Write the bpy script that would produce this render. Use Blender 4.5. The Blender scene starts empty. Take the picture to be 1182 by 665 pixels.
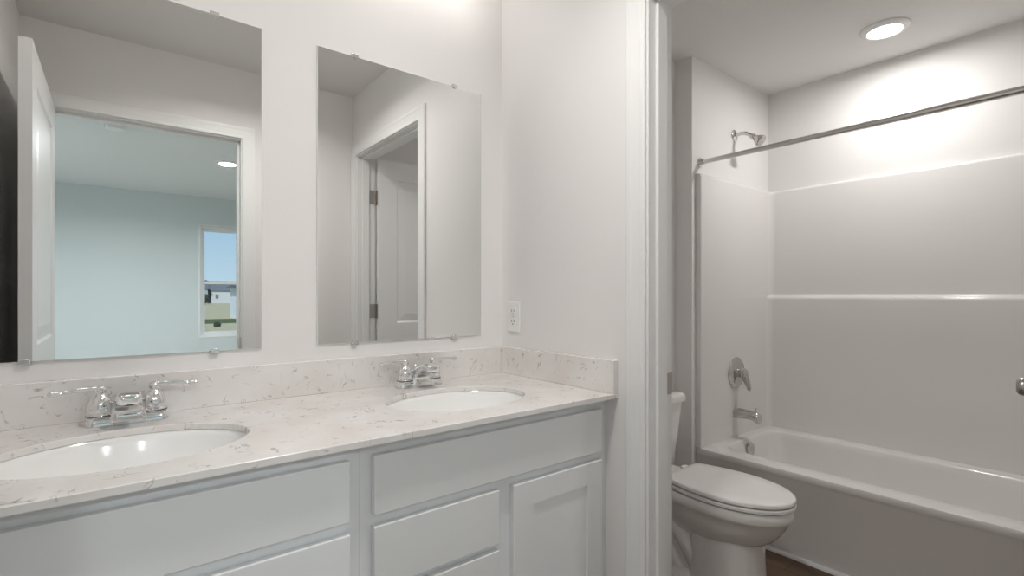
import bpy, bmesh, math
from mathutils import Vector, Matrix
PI = math.pi
S = bpy.context.scene
COL = S.collection

# ------------------------------------------------------------------ camera
F_PX, U0, V0, YAW = 584.53, 590.05, 341.61, 0.6725
cam_d = bpy.data.cameras.new('camera')
cam = bpy.data.objects.new('camera', cam_d)
COL.objects.link(cam)
cam.location = (-1.2102, -1.5779, 1.186)
cam.rotation_euler = (PI / 2, 0, -YAW)
cam_d.sensor_fit = 'HORIZONTAL'
cam_d.sensor_width = 36.0
cam_d.lens = 36.0 * F_PX / 1182.0
cam_d.shift_x = -(U0 - 591.0) / 1182.0
cam_d.shift_y = (V0 - 332.5) / 1182.0
cam_d.clip_start = 0.02
cam_d.clip_end = 500
S.camera = cam

# ------------------------------------------------------------------ view, sky, sun
S.view_settings.view_transform = 'Standard'
S.view_settings.look = 'None'
S.view_settings.exposure = 0.08
S.view_settings.gamma = 1.0
S.view_settings.use_curve_mapping = False
L_VAN = 5.8                                # radiance of the vanity shades
W_FILL, W_TUB, W_BED = 8.4, 7.4, 30.0      # watts of the ceiling lights; the vanity room's is added fill
SUN = 3.6

w = bpy.data.worlds.new('world')
S.world = w
w.use_nodes = True
nt = w.node_tree
bg = nt.nodes['Background']
tcw = nt.nodes.new('ShaderNodeTexCoord')
sep = nt.nodes.new('ShaderNodeSeparateXYZ')
rmp = nt.nodes.new('ShaderNodeValToRGB')
rmp.color_ramp.elements[0].position = 0.0
rmp.color_ramp.elements[0].color = (0.60, 0.78, 0.92, 1)
rmp.color_ramp.elements[1].position = 0.30
rmp.color_ramp.elements[1].color = (0.17, 0.42, 0.80, 1)
nt.links.new(tcw.outputs['Generated'], sep.inputs[0])
nt.links.new(sep.outputs['Z'], rmp.inputs['Fac'])
nt.links.new(rmp.outputs[0], bg.inputs[0])
bg.inputs[1].default_value = 1.0

sl = bpy.data.lights.new('sun', 'SUN')
sl.energy = SUN
sl.angle = 0.01
sl.color = (1, 0.95, 0.86)
so = bpy.data.objects.new('sun', sl)
so.rotation_euler = (math.radians(-50), math.radians(-30), 0)
so.location = (20, 4, 20)
COL.objects.link(so)

try:
    S.cycles.max_bounces = 12
    S.cycles.diffuse_bounces = 8
    S.cycles.glossy_bounces = 6
    S.cycles.transparent_max_bounces = 8
    S.cycles.sample_clamp_indirect = 6.0
    S.cycles.caustics_reflective = False
    S.cycles.caustics_refractive = False
except Exception:
    pass

# ------------------------------------------------------------------ materials
def new_mat(name):
    m = bpy.data.materials.new(name)
    m.use_nodes = True
    return m, m.node_tree, m.node_tree.nodes['Principled BSDF']

def P(name, col, rough=0.5, metal=0.0, spec=0.5, coat=0.0, bump=None, vary=0.0):
    m, t, b = new_mat(name)
    b.inputs['Base Color'].default_value = (*col, 1)
    b.inputs['Roughness'].default_value = rough
    b.inputs['Metallic'].default_value = metal
    b.inputs['Specular IOR Level'].default_value = spec
    b.inputs['Coat Weight'].default_value = coat
    b.inputs['Coat Roughness'].default_value = 0.05
    tc = t.nodes.new('ShaderNodeTexCoord')
    if vary:
        n = t.nodes.new('ShaderNodeTexNoise')
        n.inputs['Scale'].default_value = 3.0
        r = t.nodes.new('ShaderNodeMapRange')
        r.inputs['To Min'].default_value = 1 - vary
        r.inputs['To Max'].default_value = 1 + vary
        mx = t.nodes.new('ShaderNodeVectorMath')
        mx.operation = 'SCALE'
        mx.inputs[0].default_value = col
        t.links.new(tc.outputs['Object'], n.inputs['Vector'])
        t.links.new(n.outputs['Fac'], r.inputs['Value'])
        t.links.new(r.outputs[0], mx.inputs['Scale'])
        t.links.new(mx.outputs[0], b.inputs['Base Color'])
    if bump:
        sc, st = bump
        n2 = t.nodes.new('ShaderNodeTexNoise')
        n2.inputs['Scale'].default_value = sc
        n2.inputs['Detail'].default_value = 4
        bp = t.nodes.new('ShaderNodeBump')
        bp.inputs['Strength'].default_value = st
        bp.inputs['Distance'].default_value = 0.004
        t.links.new(tc.outputs['Object'], n2.inputs['Vector'])
        t.links.new(n2.outputs['Fac'], bp.inputs['Height'])
        t.links.new(bp.outputs[0], b.inputs['Normal'])
    return m

M = {}
M['wall'] = P('wall_paint', (0.80, 0.785, 0.775), 0.75, spec=0.3, bump=(260, 0.05), vary=0.01)
M['ceiling'] = P('ceiling_paint', (0.77, 0.76, 0.745), 0.9, spec=0.2, bump=(42, 0.35))
M['trim'] = P('trim_paint', (0.81, 0.81, 0.805), 0.35, spec=0.5)
M['door'] = P('door_paint', (0.82, 0.82, 0.82), 0.3, spec=0.5)
M['cabinet'] = P('cabinet_paint', (0.77, 0.78, 0.785), 0.4, spec=0.45, vary=0.008)
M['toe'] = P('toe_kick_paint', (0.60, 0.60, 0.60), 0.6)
M['porcelain'] = P('porcelain', (0.82, 0.81, 0.79), 0.12, spec=0.6, coat=0.5)
M['sinkporc'] = P('sink_porcelain', (0.86, 0.86, 0.85), 0.10, spec=0.6, coat=0.5)
M['seat'] = P('seat_plastic', (0.82, 0.815, 0.80), 0.18, spec=0.5)
M['acrylic'] = P('acrylic', (0.765, 0.748, 0.735), 0.16, spec=0.5, coat=0.25)
M['chrome'] = P('chrome', (0.80, 0.80, 0.80), 0.06, metal=1.0)
M['nickel'] = P('brushed_nickel', (0.50, 0.48, 0.45), 0.28, metal=1.0)
M['shchrome'] = P('shower_chrome', (0.62, 0.61, 0.59), 0.14, metal=1.0)
M['rod'] = P('rod_metal', (0.74, 0.73, 0.71), 0.22, metal=1.0)
M['farwall'] = P('far_house_siding', (0.50, 0.52, 0.55), 0.8, spec=0.1)
M['shaded_lawn'] = P('shaded_green_grass', (0.13, 0.15, 0.075), 1.0, spec=0.0, vary=0.3)  # green grass darkened by the shadow put into its colour
M['black'] = P('black_rubber', (0.02, 0.02, 0.02), 0.5)
M['mirror'] = P('mirror_silver', (0.875, 0.885, 0.875), 0.0, metal=1.0)
M['mirror_edge'] = P('mirror_edge', (0.72, 0.74, 0.73), 0.2, spec=0.6)
M['plastic'] = P('white_plastic', (0.85, 0.85, 0.84), 0.35)
M['clip'] = P('clip_metal', (0.75, 0.75, 0.74), 0.15, metal=0.9)
M['bedwall'] = P('bedroom_paint', (0.69, 0.745, 0.75), 0.8, spec=0.2, vary=0.01)
M['bedceil'] = P('bedroom_ceiling_paint', (0.78, 0.80, 0.81), 0.9, spec=0.2, bump=(42, 0.4))
M['carpet'] = P('carpet', (0.50, 0.45, 0.39), 0.95, spec=0.1, bump=(400, 0.6), vary=0.06)
M['vinyl'] = P('window_vinyl', (0.90, 0.90, 0.90), 0.4)
M['siding'] = P('house_siding', (0.80, 0.82, 0.84), 0.7, spec=0.2)
M['greysiding'] = P('grey_siding', (0.30, 0.34, 0.40), 0.7, spec=0.2)
M['roof'] = P('roof_shingle', (0.16, 0.17, 0.19), 0.9, spec=0.1)
M['shrub'] = P('shrub_leaves', (0.05, 0.06, 0.035), 0.9, spec=0.1)
M['field'] = P('dry_grass', (0.56, 0.47, 0.30), 1.0, spec=0.0, vary=0.25)

def quartz():
    m, t, b = new_mat('quartz')
    b.inputs['Roughness'].default_value = 0.14
    b.inputs['Specular IOR Level'].default_value = 0.5
    N = t.nodes.new
    L = t.links.new
    tc = N('ShaderNodeTexCoord')
    warp = N('ShaderNodeTexNoise'); warp.inputs['Scale'].default_value = 9.0; warp.inputs['Detail'].default_value = 3
    L(tc.outputs['Object'], warp.inputs['Vector'])
    sub = N('ShaderNodeVectorMath'); sub.operation = 'MULTIPLY_ADD'
    sub.inputs[1].default_value = (0.16, 0.16, 0.16)
    L(warp.outputs['Color'], sub.inputs[0]); L(tc.outputs['Object'], sub.inputs[2])
    v = N('ShaderNodeTexNoise'); v.inputs['Scale'].default_value = 22.0; v.inputs['Detail'].default_value = 2.0
    L(sub.outputs[0], v.inputs['Vector'])
    a1 = N('ShaderNodeMath'); a1.operation = 'SUBTRACT'; a1.inputs[1].default_value = 0.5
    L(v.outputs['Fac'], a1.inputs[0])
    a2 = N('ShaderNodeMath'); a2.operation = 'ABSOLUTE'; L(a1.outputs[0], a2.inputs[0])
    line = N('ShaderNodeMapRange'); line.inputs['From Min'].default_value = 0.002; line.inputs['From Max'].default_value = 0.020
    line.inputs['To Min'].default_value = 1.0; line.inputs['To Max'].default_value = 0.0
    L(a2.outputs[0], line.inputs['Value'])
    mk = N('ShaderNodeTexNoise'); mk.inputs['Scale'].default_value = 34.0; mk.inputs['Detail'].default_value = 1.0
    L(tc.outputs['Object'], mk.inputs['Vector'])
    mr = N('ShaderNodeMapRange'); mr.inputs['From Min'].default_value = 0.50; mr.inputs['From Max'].default_value = 0.72
    L(mk.outputs['Fac'], mr.inputs['Value'])
    mul = N('ShaderNodeMath'); mul.operation = 'MULTIPLY'
    L(line.outputs[0], mul.inputs[0]); L(mr.outputs[0], mul.inputs[1])
    sp = N('ShaderNodeTexNoise'); sp.inputs['Scale'].default_value = 7.0; sp.inputs['Detail'].default_value = 6.0
    L(tc.outputs['Object'], sp.inputs['Vector'])
    base = N('ShaderNodeValToRGB')
    base.color_ramp.elements[0].position = 0.35; base.color_ramp.elements[0].color = (0.74, 0.705, 0.68, 1)
    base.color_ramp.elements[1].position = 0.65; base.color_ramp.elements[1].color = (0.81, 0.795, 0.78, 1)
    L(sp.outputs['Fac'], base.inputs['Fac'])
    mix = N('ShaderNodeMixRGB'); mix.inputs['Color2'].default_value = (0.31, 0.275, 0.25, 1)
    L(mul.outputs[0], mix.inputs['Fac']); L(base.outputs[0], mix.inputs['Color1'])
    L(mix.outputs[0], b.inputs['Base Color'])
    return m
M['quartz'] = quartz()

def plank():
    m, t, b = new_mat('vinyl_plank')
    b.inputs['Roughness'].default_value = 0.4
    N = t.nodes.new; L = t.links.new
    tc = N('ShaderNodeTexCoord')
    br = N('ShaderNodeTexBrick')
    br.inputs['Scale'].default_value = 1.0
    br.inputs['Brick Width'].default_value = 1.2
    br.inputs['Row Height'].default_value = 0.18
    br.inputs['Mortar Size'].default_value = 0.0015
    br.inputs['Color1'].default_value = (0.105, 0.062, 0.036, 1)
    br.inputs['Color2'].default_value = (0.150, 0.092, 0.055, 1)
    br.inputs['Mortar'].default_value = (0.03, 0.018, 0.012, 1)
    mp = N('ShaderNodeMapping'); mp.inputs['Rotation'].default_value = (0, 0, PI / 2)
    L(tc.outputs['Object'], mp.inputs['Vector']); L(mp.outputs[0], br.inputs['Vector'])
    n = N('ShaderNodeTexNoise'); n.inputs['Scale'].default_value = 6.0; n.inputs['Detail'].default_value = 8
    mp2 = N('ShaderNodeMapping'); mp2.inputs['Scale'].default_value = (14, 1.2, 1)
    L(tc.outputs['Object'], mp2.inputs['Vector']); L(mp2.outputs[0], n.inputs['Vector'])
    r = N('ShaderNodeMapRange'); r.inputs['To Min'].default_value = 0.55; r.inputs['To Max'].default_value = 1.45
    L(n.outputs['Fac'], r.inputs['Value'])
    s = N('ShaderNodeVectorMath'); s.operation = 'SCALE'
    L(br.outputs['Color'], s.inputs[0]); L(r.outputs[0], s.inputs['Scale'])
    L(s.outputs[0], b.inputs['Base Color'])
    return m
M['plank'] = plank()

def glass():
    m, t, b = new_mat('window_glass')
    t.nodes.remove(b)
    out = t.nodes['Material Output']
    tr = t.nodes.new('ShaderNodeBsdfTransparent'); tr.inputs[0].default_value = (0.96, 0.98, 0.97, 1)
    gl = t.nodes.new('ShaderNodeBsdfGlossy'); gl.inputs['Roughness'].default_value = 0.0
    fr = t.nodes.new('ShaderNodeFresnel'); fr.inputs[0].default_value = 1.45
    mx = t.nodes.new('ShaderNodeMixShader')
    t.links.new(fr.outputs[0], mx.inputs[0]); t.links.new(tr.outputs[0], mx.inputs[1]); t.links.new(gl.outputs[0], mx.inputs[2])
    t.links.new(mx.outputs[0], out.inputs[0])
    return m
M['glass'] = glass()

def emit(name, col, st):
    m, t, b = new_mat(name)
    b.inputs['Base Color'].default_value = (0.8, 0.8, 0.8, 1)
    b.inputs['Emission Color'].default_value = (*col, 1)
    b.inputs['Emission Strength'].default_value = st
    return m
M['lampvan'] = emit('vanity_shade_glass', (1.0, 0.965, 0.93), L_VAN)
M['lens'] = emit('lamp_lens', (1.0, 0.975, 0.94), 6.0)

# ------------------------------------------------------------------ helpers
ORG = {}
def link(name, bm, mat, parent=None, smooth=None):
    bmesh.ops.remove_doubles(bm, verts=bm.verts, dist=1e-6)
    bmesh.ops.recalc_face_normals(bm, faces=bm.faces)
    org = ORG.get(parent, Vector((0, 0, 0)))
    if org.length:
        bmesh.ops.translate(bm, verts=bm.verts, vec=-org)
    me = bpy.data.meshes.new(name)
    bm.to_mesh(me); bm.free()
    for mm in (mat if isinstance(mat, (list, tuple)) else [mat]):
        me.materials.append(mm)
    if smooth is not None:
        for p in me.polygons: p.use_smooth = True
        me.set_sharp_from_angle(angle=math.radians(smooth))
    o = bpy.data.objects.new(name, me)
    COL.objects.link(o)
    if parent is not None:
        o.parent = parent
        ORG[o] = org
    return o

def thing(name, loc, label, cat, group=None):
    o = bpy.data.objects.new(name, None)
    o.empty_display_size = 0.05
    o.location = loc
    COL.objects.link(o)
    ORG[o] = Vector(loc)
    return tag(o, label, cat, group)

def tag(o, label, cat, group=None):
    o['label'] = label; o['category'] = cat
    if group: o['group'] = group
    return o

def struct(o, label=None, cat=None):
    o['kind'] = 'structure'
    if label: o['label'] = label
    if cat: o['category'] = cat
    return o

def NB(): return bmesh.new()

def box(bm, x0, x1, y0, y1, z0, z1, bev=0.0, seg=2):
    r = bmesh.ops.create_cube(bm, size=1)
    vs = r['verts']
    for v in vs:
        v.co = Vector(((x0 + x1) / 2 + v.co.x * (x1 - x0), (y0 + y1) / 2 + v.co.y * (y1 - y0), (z0 + z1) / 2 + v.co.z * (z1 - z0)))
    if bev:
        es = list({e for v in vs for e in v.link_edges})
        bmesh.ops.bevel(bm, geom=es, offset=bev, segments=seg, profile=0.5, affect='EDGES')
    return bm

def loft(bm, secs, cap0=True, cap1=True, closed=True):
    rows = [[bm.verts.new(p) for p in s] for s in secs]
    n = len(rows[0])
    for a, b in zip(rows, rows[1:]):
        for i in range(n if closed else n - 1):
            j = (i + 1) % n
            bm.faces.new((a[i], a[j], b[j], b[i]))
    if cap0: bm.faces.new(rows[0][::-1])
    if cap1: bm.faces.new(rows[-1])
    return rows

def frame(d):
    d = Vector(d).normalized()
    up = Vector((0, 0, 1)) if abs(d.z) < 0.95 else Vector((1, 0, 0))
    a = d.cross(up).normalized()
    return a, d.cross(a).normalized(), d

def lathe(bm, prof, org=(0, 0, 0), axis=(0, 0, 1), n=28):
    """prof: list of (radius, distance along axis)."""
    a, b, d = frame(axis)
    org = Vector(org)
    secs = []
    for r, h in prof:
        r = max(r, 1e-5)
        secs.append([org + d * h + (a * math.cos(2 * PI * i / n) + b * math.sin(2 * PI * i / n)) * r for i in range(n)])
    loft(bm, secs)

def tube(bm, pts, rad, n=16, flat=1.0):
    pts = [Vector(p) for p in pts]
    if not isinstance(rad, (list, tuple)): rad = [rad] * len(pts)
    t0 = (pts[1] - pts[0]).normalized()
    a, b, _ = frame(t0)
    secs = []
    for i, p in enumerate(pts):
        t = (pts[min(i + 1, len(pts) - 1)] - pts[max(i - 1, 0)]).normalized()
        a = (a - t * a.dot(t)).normalized()
        b = t.cross(a)
        secs.append([p + a * math.cos(2 * PI * k / n) * rad[i] + b * math.sin(2 * PI * k / n) * rad[i] * flat for k in range(n)])
    loft(bm, secs)

def spline(ctrl, n=8):
    """Catmull-Rom through tuples of any length."""
    c = [ctrl[0]] + list(ctrl) + [ctrl[-1]]
    out = []
    for i in range(1, len(c) - 2):
        p0, p1, p2, p3 = c[i - 1:i + 3]
        for k in range(n):
            t = k / n
            out.append(tuple(0.5 * (2 * b + (-a + cc) * t + (2 * a - 5 * b + 4 * cc - d) * t * t + (-a + 3 * b - 3 * cc + d) * t ** 3)
                             for a, b, cc, d in zip(p0, p1, p2, p3)))
    out.append(tuple(ctrl[-1]))
    return out

def rrect(x0, x1, y0, y1, r, n=6):
    """rounded rectangle outline, counter-clockwise, list of (x, y)."""
    out = []
    for cx, cy, a0 in ((x1 - r, y1 - r, 0), (x0 + r, y1 - r, 90), (x0 + r, y0 + r, 180), (x1 - r, y0 + r, 270)):
        for k in range(n + 1):
            a = math.radians(a0 + 90 * k / n)
            out.append((cx + r * math.cos(a), cy + r * math.sin(a)))
    return out

# ------------------------------------------------------------------ key dimensions
ZC = 2.44
XL = -1.519            # left wall
WT = 0.114             # partition thickness
YC = -1.566            # front wall, bathroom side
YB = -1.681            # front wall, bedroom side
TX, TY = 2.0286, -0.097
TUBX = 1.210           # front of tub
TS = 0.030             # thickness of the surround
ZR = 0.390             # tub rim
YT1 = -1.62            # far end wall of the tub room
CH = 2.051             # underside of door heads
D1A, D1B = -1.433, -0.633     # bedroom doorway, clear x
D2A, D2B = -1.489, -0.689     # toilet room doorway, clear y
ZT = 0.890             # top of countertop
YF = -0.5786           # front of countertop
BX0, BX1, BY = -2.5, 1.9, -5.9
WX0, WX1, WZ0, WZ1 = -0.31, 0.60, 0.655, 2.09

# ------------------------------------------------------------------ room shell
bm = NB(); box(bm, XL - 0.12, TX + 0.12, 0, 0.12, 0, ZC)
struct(link('wall_back', bm, M['wall']), 'white painted wall behind the two mirrors and the toilet', 'wall')
bm = NB(); box(bm, XL - 0.12, XL, YB + 0.004, 0, 0, ZC)
struct(link('wall_left', bm, M['wall']), 'white painted wall at the left end of the vanity', 'wall')
bm = NB()
box(bm, 0, WT, D2B + 0.02, 0, 0, ZC); box(bm, 0, WT, YT1, D2A - 0.02, 0, ZC); box(bm, 0, WT, D2A - 0.02, D2B + 0.02, CH + 0.02, ZC)
struct(link('wall_divider', bm, M['wall']), 'white partition wall with the outlet and toilet room doorway', 'wall')
bm = NB()
box(bm, XL - 0.12, D1A - 0.02, YB + 0.004, YC, 0, ZC); box(bm, D1B + 0.02, 0, YB + 0.004, YC, 0, ZC); box(bm, D1A - 0.02, D1B + 0.02, YB + 0.004, YC, CH + 0.02, ZC)
box(bm, 0, TX + 0.12, YT1 - 0.06, YT1, 0, ZC)
struct(link('wall_front', bm, M['wall']), 'white wall with bedroom doorway, seen in the left mirror', 'wall')
bm = NB(); box(bm, TX, TX + 0.12, YT1, 0, 0, ZC)
struct(link('wall_right', bm, M['wall']), 'white wall above the long side of the tub surround', 'wall')
bm = NB(); box(bm, 1.176, TX, TY, 0, 0, ZC)
struct(link('wall_faucet', bm, M['wall']), 'white plumbing wall above the faucet end of the tub', 'wall')
bm = NB(); box(bm, XL - 0.12, TX + 0.12, YB + 0.004, 0.12, ZC, ZC + 0.08)
struct(link('ceiling', bm, M['ceiling']), 'white textured bathroom ceiling', 'ceiling')
bm = NB(); box(bm, XL - 0.12, TX + 0.12, YB + 0.004, 0.12, -0.08, 0)
struct(link('floor', bm, M['plank']), 'dark brown wood plank floor', 'floor')

# bedroom behind the camera, seen in the left mirror
bm = NB()
box(bm, BX0, D1A - 0.02, YB, YB + 0.004, 0, ZC); box(bm, D1B + 0.02, BX1, YB, YB + 0.004, 0, ZC); box(bm, D1A - 0.02, D1B + 0.02, YB, YB + 0.004, CH + 0.02, ZC)
struct(link('wall_bedroom_near', bm, M['bedwall']), 'pale blue bedroom wall around the bathroom doorway', 'wall')
bm = NB()
box(bm, BX0 - 0.12, WX0, BY - 0.14, BY, 0, ZC); box(bm, WX1, BX1 + 0.12, BY - 0.14, BY, 0, ZC)
box(bm, WX0, WX1, BY - 0.14, BY, 0, WZ0); box(bm, WX0, WX1, BY - 0.14, BY, WZ1, ZC)
struct(link('wall_bedroom_far', bm, M['bedwall']), 'pale blue bedroom wall around the window', 'wall')
bm = NB(); box(bm, BX0 - 0.12, BX0, BY, YB + 0.004, 0, ZC)
struct(link('wall_bedroom_left', bm, M['bedwall']), 'pale blue left bedroom wall', 'wall')
# second window in the right bedroom wall: unseen, added to light the room
V0_, V1_ = -4.6, -3.0
bm = NB()
box(bm, BX1, BX1 + 0.12, BY, V0_, 0, ZC); box(bm, BX1, BX1 + 0.12, V1_, YB + 0.004, 0, ZC)
box(bm, BX1, BX1 + 0.12, V0_, V1_, 0, 0.655); box(bm, BX1, BX1 + 0.12, V0_, V1_, 2.09, ZC)
struct(link('wall_bedroom_right', bm, M['bedwall']), 'pale blue right bedroom wall with an added wide window', 'wall')
bm = NB(); box(bm, BX0 - 0.12, BX1 + 0.12, BY - 0.14, YB + 0.004, ZC, ZC + 0.08)
struct(link('ceiling_bedroom', bm, M['bedceil']), 'textured bedroom ceiling seen in the left mirror', 'ceiling')
bm = NB(); box(bm, BX0 - 0.12, BX1 + 0.12, BY - 0.14, YB + 0.004, -0.08, 0)
struct(link('floor_bedroom', bm, M['carpet']), 'beige bedroom carpet', 'floor')

# ------------------------------------------------------------------ door trim
CAS = [(0, 0), (0, 0.010), (0.003, 0.0122), (0.012, 0.0122), (0.016, 0.0112), (0.046, 0.0122), (0.050, 0.0132), (0.062, 0.0132), (0.066, 0.0105), (0.066, 0)]
def casing(name, f, a0, a1, head, label):
    """f(along, out, z) -> world; a0 < a1 are the inner edges."""
    bm = NB()
    secs = [[f(a0 - o, t, 0) for o, t in CAS], [f(a0 - o, t, head + o) for o, t in CAS],
            [f(a1 + o, t, head + o) for o, t in CAS], [f(a1 + o, t, 0) for o, t in CAS]]
    loft(bm, secs)
    return struct(link(name, bm, M['trim']), label, 'door casing')

casing('trim_1', lambda a, t, z: (-t, a, z), D2A - 0.006, D2B + 0.006, CH + 0.006, 'white casing around the toilet room doorway, vanity side')
casing('trim_2', lambda a, t, z: (WT + t, a, z), D2A - 0.006, D2B + 0.006, CH + 0.006, 'white casing around the toilet room doorway, toilet side')
casing('trim_3', lambda a, t, z: (a, YC + t, z), D1A - 0.006, D1B + 0.006, CH + 0.006, 'white casing around the bedroom doorway, bathroom side')
casing('trim_4', lambda a, t, z: (a, YB - t, z), D1A - 0.006, D1B + 0.006, CH + 0.006, 'white casing around the bedroom doorway, bedroom side')

bm = NB()
box(bm, 0.0, WT, D2B, D2B + 0.02, 0, CH + 0.02, 0.001, 1); box(bm, 0.0, WT, D2A - 0.02, D2A, 0, CH + 0.02, 0.001, 1); box(bm, 0.0, WT, D2A, D2B, CH, CH + 0.02)
box(bm, 0.032, 0.076, D2B - 0.011, D2B, 0, CH, 0.002); box(bm, 0.032, 0.076, D2A, D2A + 0.011, 0, CH, 0.002); box(bm, 0.032, 0.076, D2A, D2B, CH - 0.011, CH, 0.002)
j2 = struct(link('trim_5', bm, M['trim']), 'white jamb of the toilet room doorway', 'door jamb')
bm = NB(); box(bm, 0.080, WT + 0.001, D2B - 0.0015, D2B + 0.001, 0.893, 0.957, 0.0005, 1)
link('strike_plate', bm, M['nickel'], j2)['label'] = 'small dark nickel plate'
bm = NB()
box(bm, D1A - 0.02, D1A, YB, YC, 0, CH + 0.02, 0.001, 1); box(bm, D1B, D1B + 0.02, YB, YC, 0, CH + 0.02, 0.001, 1); box(bm, D1A, D1B, YB, YC, CH, CH + 0.02)
box(bm, D1A, D1A + 0.011, YB + 0.04, YC - 0.037, 0, CH, 0.002); box(bm, D1B - 0.011, D1B, YB + 0.04, YC - 0.037, 0, CH, 0.002); box(bm, D1A, D1B, YB + 0.04, YC - 0.037, CH - 0.011, CH, 0.002)
j1 = struct(link('trim_6', bm, M['trim']), 'white jamb of the bedroom doorway', 'door jamb')
bm = NB(); box(bm, D1B - 0.0015, D1B + 0.001, YC - 0.033, YC + 0.001, 0.893, 0.957, 0.0005, 1)
link('strike_plate', bm, M['nickel'], j1)['label'] = 'small dark nickel plate'

# ------------------------------------------------------------------ doors
def door(name, org, ang, label, W=0.797, T=0.035, H=2.036, zb=0.012, hand=1, jl=0.002):
    """hinge edge at org; local +x runs along the door; body lies at y in [0, T] * hand."""
    R = Matrix.Translation(Vector(org)) @ Matrix.Rotation(ang, 4, 'Z')
    y0, y1 = (0, T) if hand > 0 else (-T, 0)
    bm = NB()
    st, tr = 0.125, 0.12
    xs = [0.003, st, W - st, W]
    zs = [zb, zb + 0.24, zb + 0.84, zb + 1.00, zb + H - tr, zb + H]
    for side, y, sgn in ((0, y0, 1), (1, y1, -1)):
        for i in range(3):
            for k in range(5):
                if i == 1 and k in (1, 3):
                    rings = []
                    for off, dep in ((0, 0), (0.010, 0.007), (0.022, 0.007), (0.060, 0.0015)):
                        yy = y + sgn * dep
                        rings.append([(xs[1] + off, yy, zs[k] + off), (xs[2] - off, yy, zs[k] + off), (xs[2] - off, yy, zs[k + 1] - off), (xs[1] + off, yy, zs[k + 1] - off)])
                    loft(bm, rings, cap0=False)
                else:
                    bm.faces.new([bm.verts.new(p) for p in ((xs[i], y, zs[k]), (xs[i + 1], y, zs[k]), (xs[i + 1], y, zs[k + 1]), (xs[i], y, zs[k + 1]))])
    # edges
    for a, b in (((xs[0], zs[0]), (xs[3], zs[0])), ((xs[0], zs[5]), (xs[3], zs[5])), ((xs[0], zs[0]), (xs[0], zs[5])), ((xs[3], zs[0]), (xs[3], zs[5]))):
        bm.faces.new([bm.verts.new(p) for p in ((a[0], y0, a[1]), (b[0], y0, b[1]), (b[0], y1, b[1]), (a[0], y1, a[1]))])
    bmesh.ops.transform(bm, matrix=R, verts=bm.verts)
    d = struct(link(name, bm, M['door']), label, 'door')
    # hinges: knuckle on the side where the pin stands
    yp = y0 - 0.006 if hand > 0 else y1 + 0.006
    for z in (0.27, 1.09, 1.81):
        bm = NB()
        for k in range(3):
            lathe(bm, [(0.0, 0), (0.0062, 0.0004), (0.0062, 0.0285), (0.0, 0.029)], (-0.004, yp, z - 0.044 + 0.0293 * k), (0, 0, 1), 12)
        box(bm, -0.0005, 0.003, min(yp, yp + hand * 0.036), max(yp, yp + hand * 0.036), z - 0.044, z + 0.044)
        bmesh.ops.transform(bm, matrix=R, verts=bm.verts)
        # jamb leaf, flat on the jamb
        old = set(bm.verts)
        box(bm, -0.048, -0.006, jl - 0.001, jl + 0.0014, z - 0.044, z + 0.044)
        R0 = Matrix.Translation(Vector(org)) @ Matrix.Rotation(round(ang / (PI / 2)) * PI / 2, 4, 'Z')
        bmesh.ops.transform(bm, matrix=R0, verts=[v for v in bm.verts if v not in old])
        link('hinge', bm, M['nickel'], d, 40)['label'] = 'nickel hinge'
    for yy, s in ((y0, -1), (y1, 1)):
        bm = NB()
        lathe(bm, [(0.0, 0), (0.032, 0.0), (0.032, 0.004), (0.029, 0.008), (0.014, 0.011), (0.011, 0.016), (0.011, 0.028), (0.017, 0.034),
                   (0.0255, 0.042), (0.0275, 0.051), (0.0255, 0.060), (0.018, 0.066), (0.0, 0.067)], (W - 0.06, yy, 0.925), (0, s, 0), 32)
        bmesh.ops.transform(bm, matrix=R, verts=bm.verts)
        link('knob', bm, M['nickel'], d, 40)['label'] = 'dark nickel round knob'
    return d

door('door_1', (-1.4345, -1.556, 0), math.radians(90.6), 'white two panel bedroom door standing open, seen in the left mirror', hand=-1, jl=-0.0015)
door('door_2', (0.124, -1.491, 0), math.radians(3.8), 'white two panel toilet room door standing open, seen in the right mirror', hand=1)

# ------------------------------------------------------------------ baseboards
def baseboard(name, x0, x1, y0, y1, label):
    bm = NB(); box(bm, x0, x1, y0, y1, 0, 0.083, 0.003)
    struct(link(name, bm, M['trim']), label, 'baseboard')
baseboard('baseboard_back', WT, 1.176, -0.013, 0, 'white baseboard behind the toilet')
baseboard('baseboard_divider', WT, WT + 0.013, D2B + 0.075, -0.013, 'white baseboard on partition beside the toilet')
baseboard('baseboard_front', 0.2, 1.19, YT1, YT1 + 0.013, 'white baseboard behind the open toilet room door')
baseboard('baseboard_bedroom', BX0, BX1, BY, BY + 0.013, 'white baseboard under the bedroom window')
baseboard('baseboard_entry', D1B + 0.076, -0.016, YC, YC + 0.013, 'white baseboard beside the bedroom doorway')
bm = NB()
prof = [(0, 0)] + [(-0.016 * math.cos(a), 0.016 * math.sin(a)) for a in [PI / 2 * k / 6 for k in range(7)]]
loft(bm, [[(TUBX + 0.006 + px, y, pz) for px, pz in prof] for y in (YT1, TY - 0.002)])
struct(link('trim_7', bm, M['trim'], None, 40), 'thin white quarter round strip along the foot of the tub', 'trim')

# ------------------------------------------------------------------ vanity cabinets
YFF = -0.533      # face frame
YDF = -0.553      # faces of doors and drawers
ZK = 0.876        # underside of countertop
def slab(bm, x0, x1, z0, z1):
    box(bm, x0, x1, YDF, YFF - 0.001, z0, z1, 0.0022, 2)

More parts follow.
